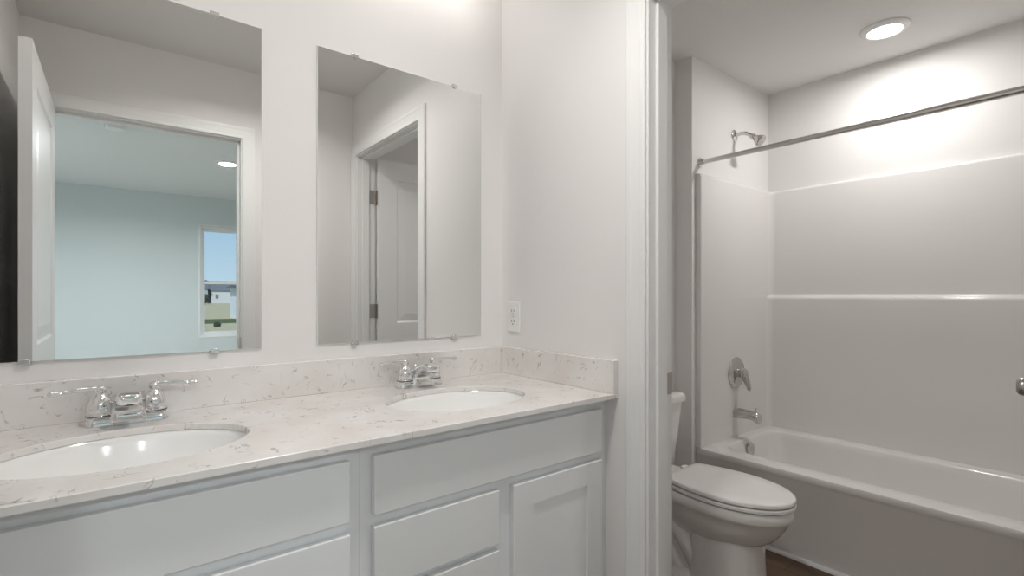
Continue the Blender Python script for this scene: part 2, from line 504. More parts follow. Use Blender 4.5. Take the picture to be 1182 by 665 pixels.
def shaker(bm, x0, x1, z0, z1, fw=0.064, dep=0.006):
    y = YDF
    rings = []
    for off, yy in ((0, YFF - 0.001), (0, y + 0.002), (0.002, y), (fw, y), (fw + 0.0015, y + dep), (fw + 0.004, y + dep)):
        rings.append([(x0 + off, yy, z0 + off), (x1 - off, yy, z0 + off), (x1 - off, yy, z1 - off), (x0 + off, yy, z1 - off)])
    loft(bm, rings)

def cabinet(x0, x1, fx0, fx1, drawers_right, label):
    t = thing('vanity_cabinet', ((x0 + x1) / 2, -0.27, 0), label, 'cabinet', 'vanity cabinets')
    bm = NB()
    # open topped carcass: sides, back, bottom, and a face frame whose openings the fronts cover
    box(bm, x0, x0 + 0.016, YFF + 0.019, -0.004, 0.10, ZK); box(bm, x1 - 0.016, x1, YFF + 0.019, -0.004, 0.10, ZK)
    box(bm, x0 + 0.016, x1 - 0.016, -0.016, -0.004, 0.10, ZK); box(bm, x0 + 0.016, x1 - 0.016, YFF + 0.019, -0.016, 0.10, 0.116)
    link('carcass', bm, M['cabinet'], t)
    bm = NB()
    box(bm, x0, x1, YFF, YFF + 0.019, 0.10, ZK)
    link('face_frame', bm, M['cabinet'], t)
    bm = NB(); box(bm, x0 + 0.002, x1 - 0.002, -0.46, -0.445, 0, 0.10)
    link('toe_kick', bm, M['toe'], t)
    bm = NB(); slab(bm, fx0, fx1, 0.7165, 0.8445)
    link('false_front', bm, M['cabinet'], t)
    mid0, mid1 = (fx1 - 0.336, fx1) if drawers_right else (fx0, fx0 + 0.336)
    dx0, dx1 = (fx0, mid0 - 0.046) if drawers_right else (mid1 + 0.046, fx1)
    for z0, z1 in ((0.556, 0.692), (0.403, 0.539), (0.130, 0.386)):
        bm = NB(); slab(bm, mid0, mid1, z0, z1)
        link('drawer', bm, M['cabinet'], t)
    bm = NB(); shaker(bm, dx0, dx1, 0.130, 0.692)
    link('door', bm, M['cabinet'], t)
    return t

cabinet(-0.791, -0.013, -0.766, -0.041, False, 'white vanity cabinet with shaker door under right sink, beside the partition wall')
cabinet(XL + 0.001, -0.7915, -1.492, -0.8185, True, 'white vanity cabinet under the left sink, nearest the camera')
bm = NB(); box(bm, -0.0125, -0.0005, YFF + 0.003, YFF + 0.022, 0.10, ZK)
struct(link('trim_8', bm, M['cabinet']), 'narrow white filler strip between cabinet and partition wall', 'trim')

# ------------------------------------------------------------------ countertop
SINKS = [(-0.410, -0.325), (-1.180, -0.325)]
SA, SB = 0.215, 0.158
ct = thing('countertop', (-0.76, -0.29, ZK), 'off-white speckled quartz countertop spanning both vanity cabinets', 'countertop')
bm = NB()
e = 0.0015
def ring(pts, z):
    vs = [bm.verts.new((x, y, z)) for x, y in pts]
    return vs, [bm.edges.new((vs[i], vs[(i + 1) % len(vs)])) for i in range(len(vs))]
def outline(o):
    return [(XL + 0.0005 + o, -0.0005 - o), (XL + 0.0005 + o, YF + o), (-0.0005 - o, YF + o), (-0.0005 - o, -0.0005 - o)]
def holes(gr):
    return [[(cx + (SA + gr) * math.cos(2 * PI * k / 72), cy + (SB + gr) * math.sin(2 * PI * k / 72)) for k in range(72)] for cx, cy in SINKS]
def loops(o, z):
    vs, es = [], []
    for pts in [outline(o)] + holes(o):
        v, ed = ring(pts, z); vs.append(v); es += ed
    return vs, es
top, topE = loops(e, ZT)
bmesh.ops.triangle_fill(bm, edges=topE, use_beauty=True, use_dissolve=False)
mid, _ = loops(0, ZT - e)
low, lowE = loops(0, ZK)
bmesh.ops.triangle_fill(bm, edges=lowE, use_beauty=True, use_dissolve=False)
for a, b in ((top, mid), (mid, low)):
    for va, vb in zip(a, b):
        for i in range(len(va)):
            j = (i + 1) % len(va)
            bm.faces.new((va[i], va[j], vb[j], vb[i]))
link('slab', bm, M['quartz'], ct)
bm = NB(); box(bm, XL + 0.0005, -0.0205, -0.0205, -0.0005, ZT + 0.0003, ZT + 0.1005, 0.001, 1)
link('backsplash', bm, M['quartz'], ct)
bm = NB(); box(bm, -0.0203, -0.0005, YF + 0.0005, -0.0005, ZT + 0.0003, ZT + 0.1005, 0.001, 1)
link('side_splash', bm, M['quartz'], ct)

# ------------------------------------------------------------------ sinks
def sink(cx, cy, label):
    t = thing('sink_basin', (cx, cy, ZK - 0.16), label, 'sink', 'undermount sinks')
    bm = NB()
    def el(a, b, z, dy=0): return [(cx + a * math.cos(2 * PI * k / 64), cy + dy + b * math.sin(2 * PI * k / 64), z) for k in range(64)]
    zt = ZK - 0.0004
    prof = [(0.027, zt), (0.004, zt), (0.001, zt - 0.002), (-0.004, zt - 0.016), (-0.010, zt - 0.035), (-0.022, zt - 0.065), (-0.042, zt - 0.095), (-0.072, zt - 0.120), (-0.110, zt - 0.136), (-0.133, zt - 0.1415)]
    inner = [el(SA + d, SB + d * (1.0 if d > -0.08 else 0.98), z) for d, z in prof] + [el(0.021, 0.021, zt - 0.144)]
    outer = [el(SA + 0.027, SB + 0.027, zt - 0.012), el(SA + 0.008, SB + 0.008, zt - 0.014), el(SA + 0.002, SB + 0.002, zt - 0.04), el(SA - 0.03, SB - 0.03, zt - 0.105), el(SA - 0.11, SB - 0.11, zt - 0.15), el(0.024, 0.024, zt - 0.16)]
    rows = loft(bm, outer[::-1] + inner, cap0=True, cap1=True)
    bowl = link('bowl', bm, M['sinkporc'], t, 50)
    bm = NB()
    lathe(bm, [(0, 0), (0.0205, 0.0), (0.0205, 0.003), (0.018, 0.0042), (0.016, 0.0030), (0.0, 0.0030)], (cx, cy, zt - 0.1435), (0, 0, 1), 24)
    lathe(bm, [(0, 0), (0.014, 0.0), (0.0148, 0.003), (0.011, 0.006), (0.0, 0.007)], (cx, cy, zt - 0.1405), (0, 0, 1), 24)
    link('drain', bm, M['chrome'], t, 40)['label'] = 'chrome drain stopper'
    return t
sink(*SINKS[0], 'white oval undermount sink near the corner, below the right mirror')
sink(*SINKS[1], 'white oval undermount sink at the left, nearest the camera')

# ------------------------------------------------------------------ faucets
def faucet(cx, label):
    cy = -0.083
    z0 = ZT + 0.0004
    t = thing('faucet', (cx, cy, z0), label, 'faucet', 'sink faucets')
    bm = NB()
    def sec(grow, z, n=8):
        hw, hd = 0.0785 + grow, 0.0265 + grow
        return [(cx + x, cy + y, z) for x, y in rrect(-hw, hw, -hd, hd, min(hd, 0.015 + grow * 0.3), n)]
    loft(bm, [sec(0, z0), sec(0, z0 + 0.004), sec(-0.0015, z0 + 0.010), sec(-0.004, z0 + 0.019), sec(-0.008, z0 + 0.0225), sec(-0.014, z0 + 0.0235)])
    link('base_plate', bm, M['chrome'], t, 35)
    # spout: broad foot sweeping up and forward to a lipped tip
    bm = NB()
    #          y       z      half width, half thickness, tilt
    ctrl = [(-0.001, 0.002, 0.0400, 0.0285), (-0.002, 0.018, 0.0375, 0.0275), (-0.006, 0.034, 0.0335, 0.0240), (-0.018, 0.0495, 0.0290, 0.0180),
            (-0.038, 0.0610, 0.0258, 0.0145), (-0.059, 0.0670, 0.0240, 0.0130), (-0.079, 0.0690, 0.0232, 0.0125), (-0.096, 0.0655, 0.0228, 0.0120)]
    pts = spline(ctrl, 6)
    secs = []
    for i, (y, z, hw, ht) in enumerate(pts):
        a, b = pts[max(i - 1, 0)], pts[min(i + 1, len(pts) - 1)]
        d = Vector((0, b[0] - a[0], b[1] - a[1])).normalized()
        if i == 0: d = Vector((0, 0, 1)).normalized()
        nrm = Vector((0, d.z, -d.y))                # thickness direction
        q = []
        for k in range(28):
            aa = 2 * PI * k / 28
            cs, sn = math.cos(aa), math.sin(aa)
            ex = 0.42
            q.append(Vector((cx, cy + y, z0 + z)) + Vector((1, 0, 0)) * hw * math.copysign(abs(cs) ** ex, cs) + nrm * ht * math.copysign(abs(sn) ** ex, sn))
        secs.append(q)
    # round the nose
    y, z, hw, ht = pts[-1]
    d = Vector((0, -0.92, -0.39))
    last = secs[-1]
    c0 = Vector((cx, cy + y, z0 + z))
    for s, fw in ((0.80, 0.004), (0.5, 0.0065), (0.1, 0.0075)):
        secs.append([c0 + (p - c0) * s + d * fw for p in last])
    loft(bm, secs)
    sp = link('spout', bm, M['chrome'], t, 45)
    bm = NB()
    lathe(bm, [(0, 0), (0.0125, 0.0), (0.0125, 0.010), (0.010, 0.0105), (0.009, 0.007), (0, 0.007)], (cx, cy - 0.086, z0 + 0.0625), (0, -0.15, -1), 22)
    link('aerator', bm, M['black'], sp, 40)['label'] = 'dark aerator'
    # pop-up rod
    bm = NB()
    tube(bm, [(cx, cy + 0.0225, z0 + 0.018), (cx, cy + 0.0225, z0 + 0.055)], 0.0025, 10)
    lathe(bm, [(0, 0), (0.004, 0.0), (0.0065, 0.006), (0.0065, 0.011), (0.004, 0.014), (0, 0.0145)], (cx, cy + 0.0225, z0 + 0.054), (0, 0, 1), 16)
    link('pop_up_rod', bm, M['chrome'], t, 40)
    for s in (-1, 1):
        hx = cx + s * 0.0508
        bm = NB()
        lathe(bm, [(0, 0.020), (0.0255, 0.020), (0.0262, 0.024), (0.0255, 0.027), (0.0235, 0.029), (0.0232, 0.031), (0.0242, 0.034), (0.0235, 0.043), (0.0215, 0.053), (0.0175, 0.062), (0.0125, 0.0675), (0.0095, 0.070), (0.0085, 0.074), (0.0, 0.074)], (hx, cy, z0), (0, 0, 1), 28)
        h = link('handle_bell', bm, M['chrome'], t, 40)
        bm = NB(); lathe(bm, [(0, 0.0215), (0.0266, 0.0215), (0.0266, 0.0240), (0, 0.0240)], (hx, cy, z0), (0, 0, 1), 28)
        link('gasket', bm, M['black'], h, 40)['label'] = 'thin dark gasket'
        bm = NB()
        lathe(bm, [(0, 0.072), (0.0085, 0.072), (0.0118, 0.076), (0.0122, 0.082), (0.0100, 0.087), (0.0055, 0.0895), (0, 0.090)], (hx, cy, z0), (0, 0, 1), 22)
        lev = spline([(0.000, 0.0815, 0.0080), (0.018, 0.0835, 0.0068), (0.040, 0.0835, 0.0052), (0.060, 0.0815, 0.0050), (0.074, 0.0800, 0.0062), (0.083, 0.0795, 0.0072), (0.088, 0.0795, 0.0060), (0.0905, 0.0795, 0.002)], 4)
        tube(bm, [(hx + s * a, cy - 0.06 * a, z0 + b) for a, b, r in lev], [r * 1.22 for a, b, r in lev], 14, 0.8)
        link('lever', bm, M['chrome'], h, 40)
    return t
faucet(-0.4075, 'chrome two handle faucet behind the right sink, near the corner')
faucet(-1.173, 'chrome two handle faucet behind the left sink, nearest the camera')

# ------------------------------------------------------------------ mirrors
def mirror(x0, x1, label):
    z0, z1 = 1.036, 1.950
    t = thing('wall_mirror', ((x0 + x1) / 2, 0, z0), label, 'mirror', 'vanity mirrors')
    bm = NB()
    # glass sheet with a narrow polished arris
    yb, yf, a = -0.0005, -0.006, 0.0022
    loft(bm, [[(x0, yb, z0), (x1, yb, z0), (x1, yb, z1), (x0, yb, z1)], [(x0, yf + 0.0016, z0), (x1, yf + 0.0016, z0), (x1, yf + 0.0016, z1), (x0, yf + 0.0016, z1)],
              [(x0 + a, yf, z0 + a), (x1 - a, yf, z0 + a), (x1 - a, yf, z1 - a), (x0 + a, yf, z1 - a)]])
    bm.faces.ensure_lookup_table()
    for f in bm.faces:
        f.material_index = 1
        if all(abs(v.co.y - yf) < 1e-6 for v in f.verts): f.material_index = 0
    link('glass', bm, [M['mirror'], M['mirror_edge']], t)
    for cx in (x0 + 0.118, x1 - 0.118):
        for z, s in ((z0, -1), (z1, 1)):
            bm = NB()
            # metal clip: foot on the wall past the edge, half round lip over the glass
            yb_, yl = -0.0006, -0.0064
            box(bm, cx - 0.011, cx + 0.011, -0.0100, yb_, min(z + s * 0.0006, z + s * 0.0056), max(z + s * 0.0006, z + s * 0.0056), 0.0012, 2)
            hp = [(cx - 0.011, z + s * 0.0040)] + [(cx - 0.011 * math.cos(q), z - s * 0.0085 * math.sin(q)) for q in [PI * k_ / 14 for k_ in range(15)]] + [(cx + 0.011, z + s * 0.0040)]
            loft(bm, [[(x, yl, zz) for x, zz in hp], [(x, -0.0090, zz) for x, zz in hp], [(cx + (x - cx) * 0.86, -0.0104, z + (zz - z) * 0.82) for x, zz in hp]])
            link('clip', bm, M['clip'], t, 40)['label'] = 'small metal mirror clip'
    return t
mirror(-0.7127, -0.1037, 'frameless wall mirror over the right sink, near the corner')
mirror(-1.475, -0.866, 'frameless wall mirror over the left sink, reflecting the bedroom doorway')

# ------------------------------------------------------------------ outlet
t = thing('wall_outlet', (0, -0.078, 1.049), 'white duplex wall outlet above the side splash by the corner', 'outlet')
bm = NB(); box(bm, -0.006, -0.0003, -0.113, -0.043, 1.049, 1.164, 0.002, 2)
link('cover_plate', bm, M['plastic'], t)
for z in (1.087, 1.126):
    bm = NB()
    loft(bm, [[(x, -0.078 + y, z + zz) for y, zz in rrect(-0.0165, 0.0165, -0.0145, 0.0145, 0.006, 4)] for x in (-0.0058, -0.0078)])
    rc = link('receptacle', bm, M['plastic'], t)
    bm = NB()
    for y in (-0.0065, 0.0065): box(bm, -0.0082, -0.0074, -0.078 + y - 0.0013, -0.078 + y + 0.0013, z - 0.001, z + 0.0085)
    lathe(bm, [(0, 0), (0.0026, 0), (0.0026, 0.0008), (0, 0.0008)], (-0.0074, -0.078, z - 0.0075), (-1, 0, 0), 10)
    link('slots', bm, M['black'], rc)['label'] = 'dark plug slots'
bm = NB(); lathe(bm, [(0, 0), (0.003, 0), (0.003, 0.0008), (0, 0.0012)], (-0.0058, -0.078, 1.1065), (-1, 0, 0), 10)
link('screw', bm, M['clip'], t)

# ------------------------------------------------------------------ bathtub
tb = thing('bathtub', ((TUBX + TX) / 2, (TY + YT1) / 2, 0), 'white alcove bathtub with smooth apron behind the toilet', 'bathtub')
bm = NB()
y0, y1 = YT1 + 0.002, TY - 0.002
x1 = TX - 0.002
n = 8
def R3(a0, a1, b0, b1, r, z): return [(x, y, z) for x, y in rrect(a0, a1, b0, b1, r, n)]
ix0, ix1, iy0, iy1 = 1.330, 1.885, -1.53, -0.190
secs = [R3(TUBX + 0.010, x1, y0, y1, 0.001, 0.0), R3(TUBX + 0.010, x1, y0, y1, 0.001, ZR - 0.045), R3(TUBX + 0.003, x1, y0, y1, 0.001, ZR - 0.034),
        R3(TUBX, x1, y0, y1, 0.001, ZR - 0.026), R3(TUBX, x1, y0, y1, 0.001, ZR - 0.010), R3(TUBX + 0.003, x1, y0, y1, 0.001, ZR - 0.003), R3(TUBX + 0.010, x1, y0, y1, 0.001, ZR),
        R3(ix0 - 0.016, ix1 + 0.016, iy0 - 0.016, iy1 + 0.016, 0.096, ZR), R3(ix0 - 0.006, ix1 + 0.006, iy0 - 0.006, iy1 + 0.006, 0.088, ZR - 0.003),
        R3(ix0, ix1, iy0, iy1, 0.082, ZR - 0.011), R3(ix0 + 0.006, ix1 - 0.006, iy0 + 0.02, iy1 - 0.006, 0.08, ZR - 0.035), R3(ix0 + 0.045, ix1 - 0.045, iy0 + 0.14, iy1 - 0.045, 0.09, 0.12),
        R3(ix0 + 0.06, ix1 - 0.06, iy0 + 0.17, iy1 - 0.06, 0.10, 0.085), R3(ix0 + 0.10, ix1 - 0.10, iy0 + 0.22, iy1 - 0.10, 0.10, 0.072)]
loft(bm, secs)
basin = link('tub_shell', bm, M['acrylic'], tb, 40)
bm = NB()
lathe(bm, [(0, 0), (0.036, 0), (0.037, 0.004), (0.033, 0.012), (0.020, 0.015), (0, 0.0155)], (1.585, iy1 - 0.0115, ZR - 0.055), (0, -1, 0.12), 28)
link('overflow_plate', bm, M['shchrome'], tb, 40)['label'] = 'round chrome overflow plate'
bm = NB(); lathe(bm, [(0, 0), (0.03, 0), (0.029, 0.003), (0, 0.004)], (1.6075, -0.36, 0.072), (0, 0, 1), 24)
link('drain', bm, M['shchrome'], tb, 40)

# surround: one moulded sheet along end, back and end walls; lower half of back stands proud with a rounded ledge
bm = NB()
EZ = 1.183
heights = [(ZR + 0.0005, 0.034), (EZ - 0.020, 0.034), (EZ - 0.012, 0.033), (EZ - 0.005, 0.029), (EZ - 0.001, 0.022), (EZ, 0.013), (EZ + 0.001, 0.006), (EZ + 0.006, 0.001), (EZ + 0.014, 0.0),
           (1.812, 0.0), (1.822, -0.002), (1.827, -0.006), (1.829, -0.013)]
def spath(off, top):
    """inner face of the surround seen from above."""
    fy0, fy1 = YT1 + TS + top, TY - TS - top
    xb = TX - TS - off
    r = 0.034
    p = [(TUBX + 0.0, TY - 0.001), (TUBX + 0.0, fy1 + 0.008), (TUBX + 0.0025, fy1 + 0.0025), (TUBX + 0.009, fy1)]
    p += [(xb - r + r * math.sin(a), fy1 - r + r * math.cos(a)) for a in [PI / 2 * k / 8 for k in range(9)]]
    p += [(xb - r + r * math.cos(a), fy0 + r - r * math.sin(a)) for a in [PI / 2 * k / 8 for k in range(9)]]
    p += [(TUBX + 0.009, fy0), (TUBX + 0.0025, fy0 - 0.0025), (TUBX, fy0 - 0.008), (TUBX, YT1 + 0.001)]
    return p
rows = [[(x, y, z) for x, y in spath(max(off, 0), min(off, 0)) ] for z, off in heights]
for i, (z, off) in enumerate(heights):
    if off < 0: rows[i] = [(x, y, z) for x, y in spath(off, off)]
outer = [(TUBX, TY - 0.0008), (TX - 0.0008, TY - 0.0008), (TX - 0.0008, YT1 + 0.0008), (TUBX, YT1 + 0.0008)]
V = loft(bm, rows, False, False, closed=False)
# cap strip from the top edge back to the wall
topin = V[-1]
k = len(topin)
def wallpt(x, y):
    return (min(max(x, TUBX), TX - 0.001) if True else x, y)
cap = []
for i, v in enumerate(topin):
    x, y = v.co.x, v.co.y
    m = k // 2
    if i < 4 + 4: q = (x if i < 4 else TX - 0.001, TY - 0.001)
    elif i >= k - 8: q = (x if i >= k - 4 else TX - 0.001, YT1 + 0.001)
    else: q = (TX - 0.001, TY - 0.001 if i < 4 + 5 else (YT1 + 0.001 if i >= k - 9 else y))
    cap.append(bm.verts.new((q[0], q[1], 1.829)))
for i in range(k - 1):
    try: bm.faces.new((topin[i], topin[i + 1], cap[i + 1], cap[i]))
    except ValueError: pass
sr = link('shower_surround', bm, M['acrylic'], None, 50)
tag(sr, 'white glossy moulded shower surround with ledge above the bathtub', 'shower surround')

# ------------------------------------------------------------------ tub fittings
yw = TY - TS          # face of the surround's faucet end
t = thing('tub_spout', (1.566, yw, 0.525), 'chrome tub spout with diverter, below the shower valve', 'tub spout')
bm = NB()
sx, sz = 1.566, 0.528
secs = []
for d, hw, zt_, zb_ in ((0.0, 0.0, 0, 0), (0.0, 0.029, 0.029, -0.029), (0.012, 0.029, 0.029, -0.029), (0.016, 0.0275, 0.0275, -0.027), (0.06, 0.0272, 0.0265, -0.0265), (0.10, 0.0265, 0.025, -0.028), (0.118, 0.026, 0.023, -0.038), (0.132, 0.025, 0.019, -0.044), (0.138, 0.021, 0.012, -0.044), (0.140, 0.012, -0.004, -0.040)):
    c = (zt_ + zb_) / 2; h = (zt_ - zb_) / 2
    secs.append([(sx + max(hw, 1e-4) * math.cos(2 * PI * q / 24), yw - d, sz + c + max(h, 1e-4) * math.sin(2 * PI * q / 24)) for q in range(24)])
loft(bm, secs)
link('spout_body', bm, M['shchrome'], t, 45)
bm = NB(); lathe(bm, [(0, 0), (0.0035, 0), (0.0035, 0.014), (0.007, 0.016), (0.007, 0.021), (0, 0.022)], (sx, yw - 0.115, sz + 0.021), (0, 0, 1), 16)
link('diverter_knob', bm, M['shchrome'], t, 40)

t = thing('shower_valve', (1.572, yw, 0.748), 'round chrome shower valve with lever, above the tub spout', 'shower valve')
bm = NB()
vx, vz = 1.572, 0.752
lathe(bm, [(0, 0), (0.086, 0), (0.087, 0.004), (0.080, 0.010), (0.050, 0.015), (0.030, 0.017), (0.0, 0.017)], (vx, yw, vz), (0, -1, 0), 40)
link('escutcheon', bm, M['shchrome'], t, 40)
bm = NB()
lathe(bm, [(0, 0.016), (0.024, 0.016), (0.023, 0.034), (0.027, 0.038), (0.028, 0.052), (0.024, 0.060), (0.012, 0.064), (0, 0.065)], (vx, yw, vz), (0, -1, 0), 28)
lv = spline([(-0.01, 0.045, 0.018), (0.020, 0.054, 0.020), (0.050, 0.063, 0.0165), (0.075, 0.069, 0.0135), (0.090, 0.071, 0.011), (0.096, 0.071, 0.004)], 4)
tube(bm, [(vx + 0.12 * a, yw - b, vz - a) for a, b, r in lv], [r for a, b, r in lv], 14, 0.75)
link('lever', bm, M['shchrome'], t, 40)

t = thing('overhead_shower', (1.616, TY, 2.108), 'chrome shower head on a bent arm above the curtain rod', 'shower head')
hx, hz = 1.612, 2.108
bm = NB(); lathe(bm, [(0, 0), (0.033, 0), (0.032, 0.004), (0.022, 0.009), (0.012, 0.012), (0, 0.012)], (hx, TY, hz), (0, -1, 0), 28)
link('flange', bm, M['shchrome'], t, 40)
bm = NB()
arm = spline([(TY - 0.004, hz), (TY - 0.038, hz + 0.004), (TY - 0.064, hz - 0.002), (TY - 0.086, hz - 0.014), (TY - 0.104, hz - 0.028)], 6)
tube(bm, [(hx, a, b) for a, b in arm], 0.0105, 14)
link('arm', bm, M['shchrome'], t, 40)
bm = NB()
lathe(bm, [(0, 0), (0.014, 0), (0.0165, 0.006), (0.0165, 0.014), (0.013, 0.020), (0.017, 0.025), (0.024, 0.041), (0.032, 0.057), (0.0335, 0.065), (0.032, 0.068), (0.028, 0.066), (0, 0.066)], (hx, TY - 0.100, hz - 0.025), (0, -0.78, -0.62), 28)
hd = link('spray_head', bm, M['shchrome'], t, 40)
bm = NB()
lathe(bm, [(0, 0), (0.027, 0), (0.026, 0.003), (0, 0.004)], Vector((hx, TY - 0.100, hz - 0.025)) + Vector((0, -0.783, -0.622)) * 0.0662, (0, -0.78, -0.62), 24)
link('spray_face', bm, M['nickel'], hd, 40)['label'] = 'dark spray face'

t = thing('curtain_rod', (1.248, (TY + YT1) / 2, 1.894), 'straight metal shower curtain rod spanning above the tub front', 'curtain rod')
bm = NB()
rx, rz = 1.248, 1.894
tube(bm, [(rx, TY - 0.004, rz), (rx, -0.86, rz)], 0.0125, 20)
tube(bm, [(rx, -0.84, rz), (rx, YT1 + 0.004, rz)], 0.0142, 20)
link('rod', bm, M['rod'], t, 40)
for y, s in ((TY, -1), (YT1, 1)):
    bm = NB(); lathe(bm, [(0, 0), (0.024, 0), (0.024, 0.006), (0.018, 0.016), (0.015, 0.026), (0.0125, 0.026)], (rx, y, rz), (0, s, 0), 24)
    link('end_flange', bm, M['rod'], t, 40)

# ------------------------------------------------------------------ toilet
CX = 0.757
tl = thing('toilet', (CX, -0.40, 0), 'white elongated toilet with closed lid beside the bathtub', 'toilet')
def egg(yb, yf, hw, wb, z, n=26, tm=0.46, rc=0.018):
    """closed outline seen from above: straight back at yb, gently bowed sides, rounded nose at yf."""
    def wd(t):
        if t < tm: return wb + (hw - wb) * math.sin(PI / 2 * t / tm)
        return hw * max(0.0, 1 - ((t - tm) / (1 - tm)) ** 2.15) ** (1 / 2.0)
    L_ = yb - yf
    right = []
    for k in range(5):                                   # back corner
        a_ = PI / 2 * k / 4
        right.append((wb - rc + rc * math.sin(a_), yb - rc + rc * math.cos(a_)))
    ts = [(rc + 0.004) / L_ + (1 - (rc + 0.004) / L_) * math.sin(PI / 2 * k / n) for k in range(n + 1)]
    for t_ in ts: right.append((wd(t_), yb - L_ * t_))
    left = [(-x, y) for x, y in right[-2::-1]]
    return [(CX + x, y, z) for x, y in right + left]
bm = NB()
secs = [egg(-0.245, -0.762, 0.168, 0.126, 0.386), egg(-0.242, -0.766, 0.171, 0.128, 0.380), egg(-0.242, -0.766, 0.171, 0.128, 0.350), egg(-0.246, -0.761, 0.167, 0.124, 0.342),
        egg(-0.25, -0.752, 0.160, 0.12, 0.332), egg(-0.255, -0.738, 0.152, 0.115, 0.305), egg(-0.262, -0.721, 0.144, 0.105, 0.280), egg(-0.270, -0.698, 0.132, 0.095, 0.254), egg(-0.280, -0.668, 0.118, 0.085, 0.232), egg(-0.295, -0.630, 0.098, 0.075, 0.213), egg(-0.32, -0.58, 0.07, 0.06, 0.200)]
loft(bm, secs)
# front column
def col(hw, yb, yf, z): return [(CX + x, y, z) for x, y in rrect(-hw, hw, yf, yb, hw * 0.86, 8)]
loft(bm, [col(0.126, -0.36, -0.668, 0.0), col(0.126, -0.36, -0.668, 0.012), col(0.117, -0.37, -0.660, 0.03), col(0.111, -0.375, -0.655, 0.12), col(0.108, -0.375, -0.652, 0.18), col(0.108, -0.375, -0.652, 0.24)])
# rear deck under the tank
loft(bm, [[(CX + x, y, z) for x, y in rrect(-hw, hw, -0.30, yb, 0.03, 5)] for hw, yb, z in ((0.10, -0.06, 0.25), (0.115, -0.04, 0.30), (0.125, -0.035, 0.345), (0.125, -0.035, 0.386))])
# trapway: two raised folds running down and forward along each side, then the foot
for s in (-1, 1):
    for pth in ([(-0.17, 0.350, 0.030), (-0.235, 0.300, 0.036), (-0.30, 0.240, 0.039), (-0.355, 0.180, 0.038), (-0.395, 0.120, 0.034), (-0.42, 0.060, 0.028)],
                [(-0.115, 0.285, 0.034), (-0.155, 0.225, 0.039), (-0.205, 0.165, 0.040), (-0.265, 0.115, 0.038), (-0.315, 0.070, 0.034), (-0.35, 0.035, 0.026)],
                [(-0.105, 0.150, 0.036), (-0.130, 0.095, 0.039), (-0.175, 0.055, 0.036), (-0.225, 0.036, 0.026)]):
        tp = spline(pth, 6)
        tube(bm, [(CX + s * 0.066, y, z) for y, z, r in tp], [r for y, z, r in tp], 20)
loft(bm, [[(CX + x, y, z) for x, y in rrect(-hw, hw, -0.44, -0.07, 0.04, 6)] for hw, z in ((0.072, 0.0), (0.072, 0.24), (0.10, 0.36))])
loft(bm, [col(0.118, -0.07, -0.50, 0.0), col(0.118, -0.07, -0.50, 0.018), col(0.108, -0.08, -0.50, 0.032), col(0.09, -0.10, -0.48, 0.045)])
link('bowl', bm, M['porcelain'], tl, 50)
bm = NB()
def ring2(g, z): return egg(-0.300 - g * 0.5, -0.771 + g, 0.172 - g, 0.134 - g, z)
loft(bm, [ring2(0.022, 0.3862), ring2(0.020, 0.3912), ring2(0.003, 0.3918), ring2(0, 0.394), ring2(0, 0.4035), ring2(0.0025, 0.4062)])
link('seat', bm, M['seat'], tl, 40)
bm = NB()
loft(bm, [ring2(0.022, 0.4063), ring2(0.020, 0.4112), ring2(0.003, 0.4118), ring2(0.001, 0.414), ring2(0.001, 0.4235), ring2(0.0035, 0.4270), ring2(0.009, 0.4288), ring2(0.06, 0.4305)])
lid = link('lid', bm, M['seat'], tl, 40)
for s in (-1, 1):
    bm = NB(); box(bm, CX + s * 0.075 - 0.02, CX + s * 0.075 + 0.02, -0.292, -0.262, 0.388, 0.418, 0.006, 3)
    link('hinge_cap', bm, M['seat'], tl, 50)
bm = NB()
def tank(hw, yf, yb, r, z): return [(CX + x, y, z) for x, y in rrect(-hw, hw, yf, yb, r, 6)]
loft(bm, [tank(0.10, -0.165, -0.045, 0.03, 0.376), tank(0.135, -0.180, -0.036, 0.035, 0.384), tank(0.146, -0.186, -0.033, 0.036, 0.40), tank(0.166, -0.195, -0.028, 0.036, 0.52), tank(0.186, -0.203, -0.024, 0.036, 0.682)])
link('tank', bm, M['porcelain'], tl, 50)
bm = NB()
loft(bm, [tank(0.188, -0.206, -0.022, 0.036, 0.683), tank(0.199, -0.216, -0.018, 0.036, 0.688), tank(0.200, -0.217, -0.018, 0.036, 0.708), tank(0.196, -0.213, -0.021, 0.034, 0.720), tank(0.180, -0.200, -0.035, 0.03, 0.727), tank(0.12, -0.16, -0.075, 0.02, 0.730)])
link('tank_lid', bm, M['porcelain'], tl, 50)

# ------------------------------------------------------------------ ceiling lights
def can(x, y, watts, col, spread, label, r=0.098, group='recessed ceiling lights', z=ZC):
    t = thing('ceiling_light', (x, y, z), label, 'ceiling light', group)
    bm = NB()
    lathe(bm, [(r * 0.70, 0.0), (r, 0.0), (r, 0.004), (r * 0.96, 0.009), (r * 0.80, 0.0155), (r * 0.72, 0.016), (r * 0.70, 0.012)], (x, y, z - 0.0003), (0, 0, -1), 48)
    link('trim_ring', bm, M['plastic'], t, 40)
    bm = NB()
    lathe(bm, [(0, 0.004), (r * 0.70, 0.004), (r * 0.70, 0.013), (0, 0.0135)], (x, y, z), (0, 0, -1), 40)
    link('lens', bm, M['lens'], t, 40)['label'] = 'glowing white lens'
    ld = bpy.data.lights.new('lamp_light', 'AREA')
    ld.shape = 'DISK'; ld.size = r * 1.38; ld.energy = watts; ld.color = col; ld.spread = math.radians(spread)
    lo = bpy.data.objects.new('lamp_light', ld)
    lo.location = (0, 0, -0.0175)
    lo.parent = t
    COL.objects.link(lo)
    return t
can(1.640, -0.812, W_TUB, (1.0, 0.98, 0.955), 178, 'round lit ceiling light above the bathtub')
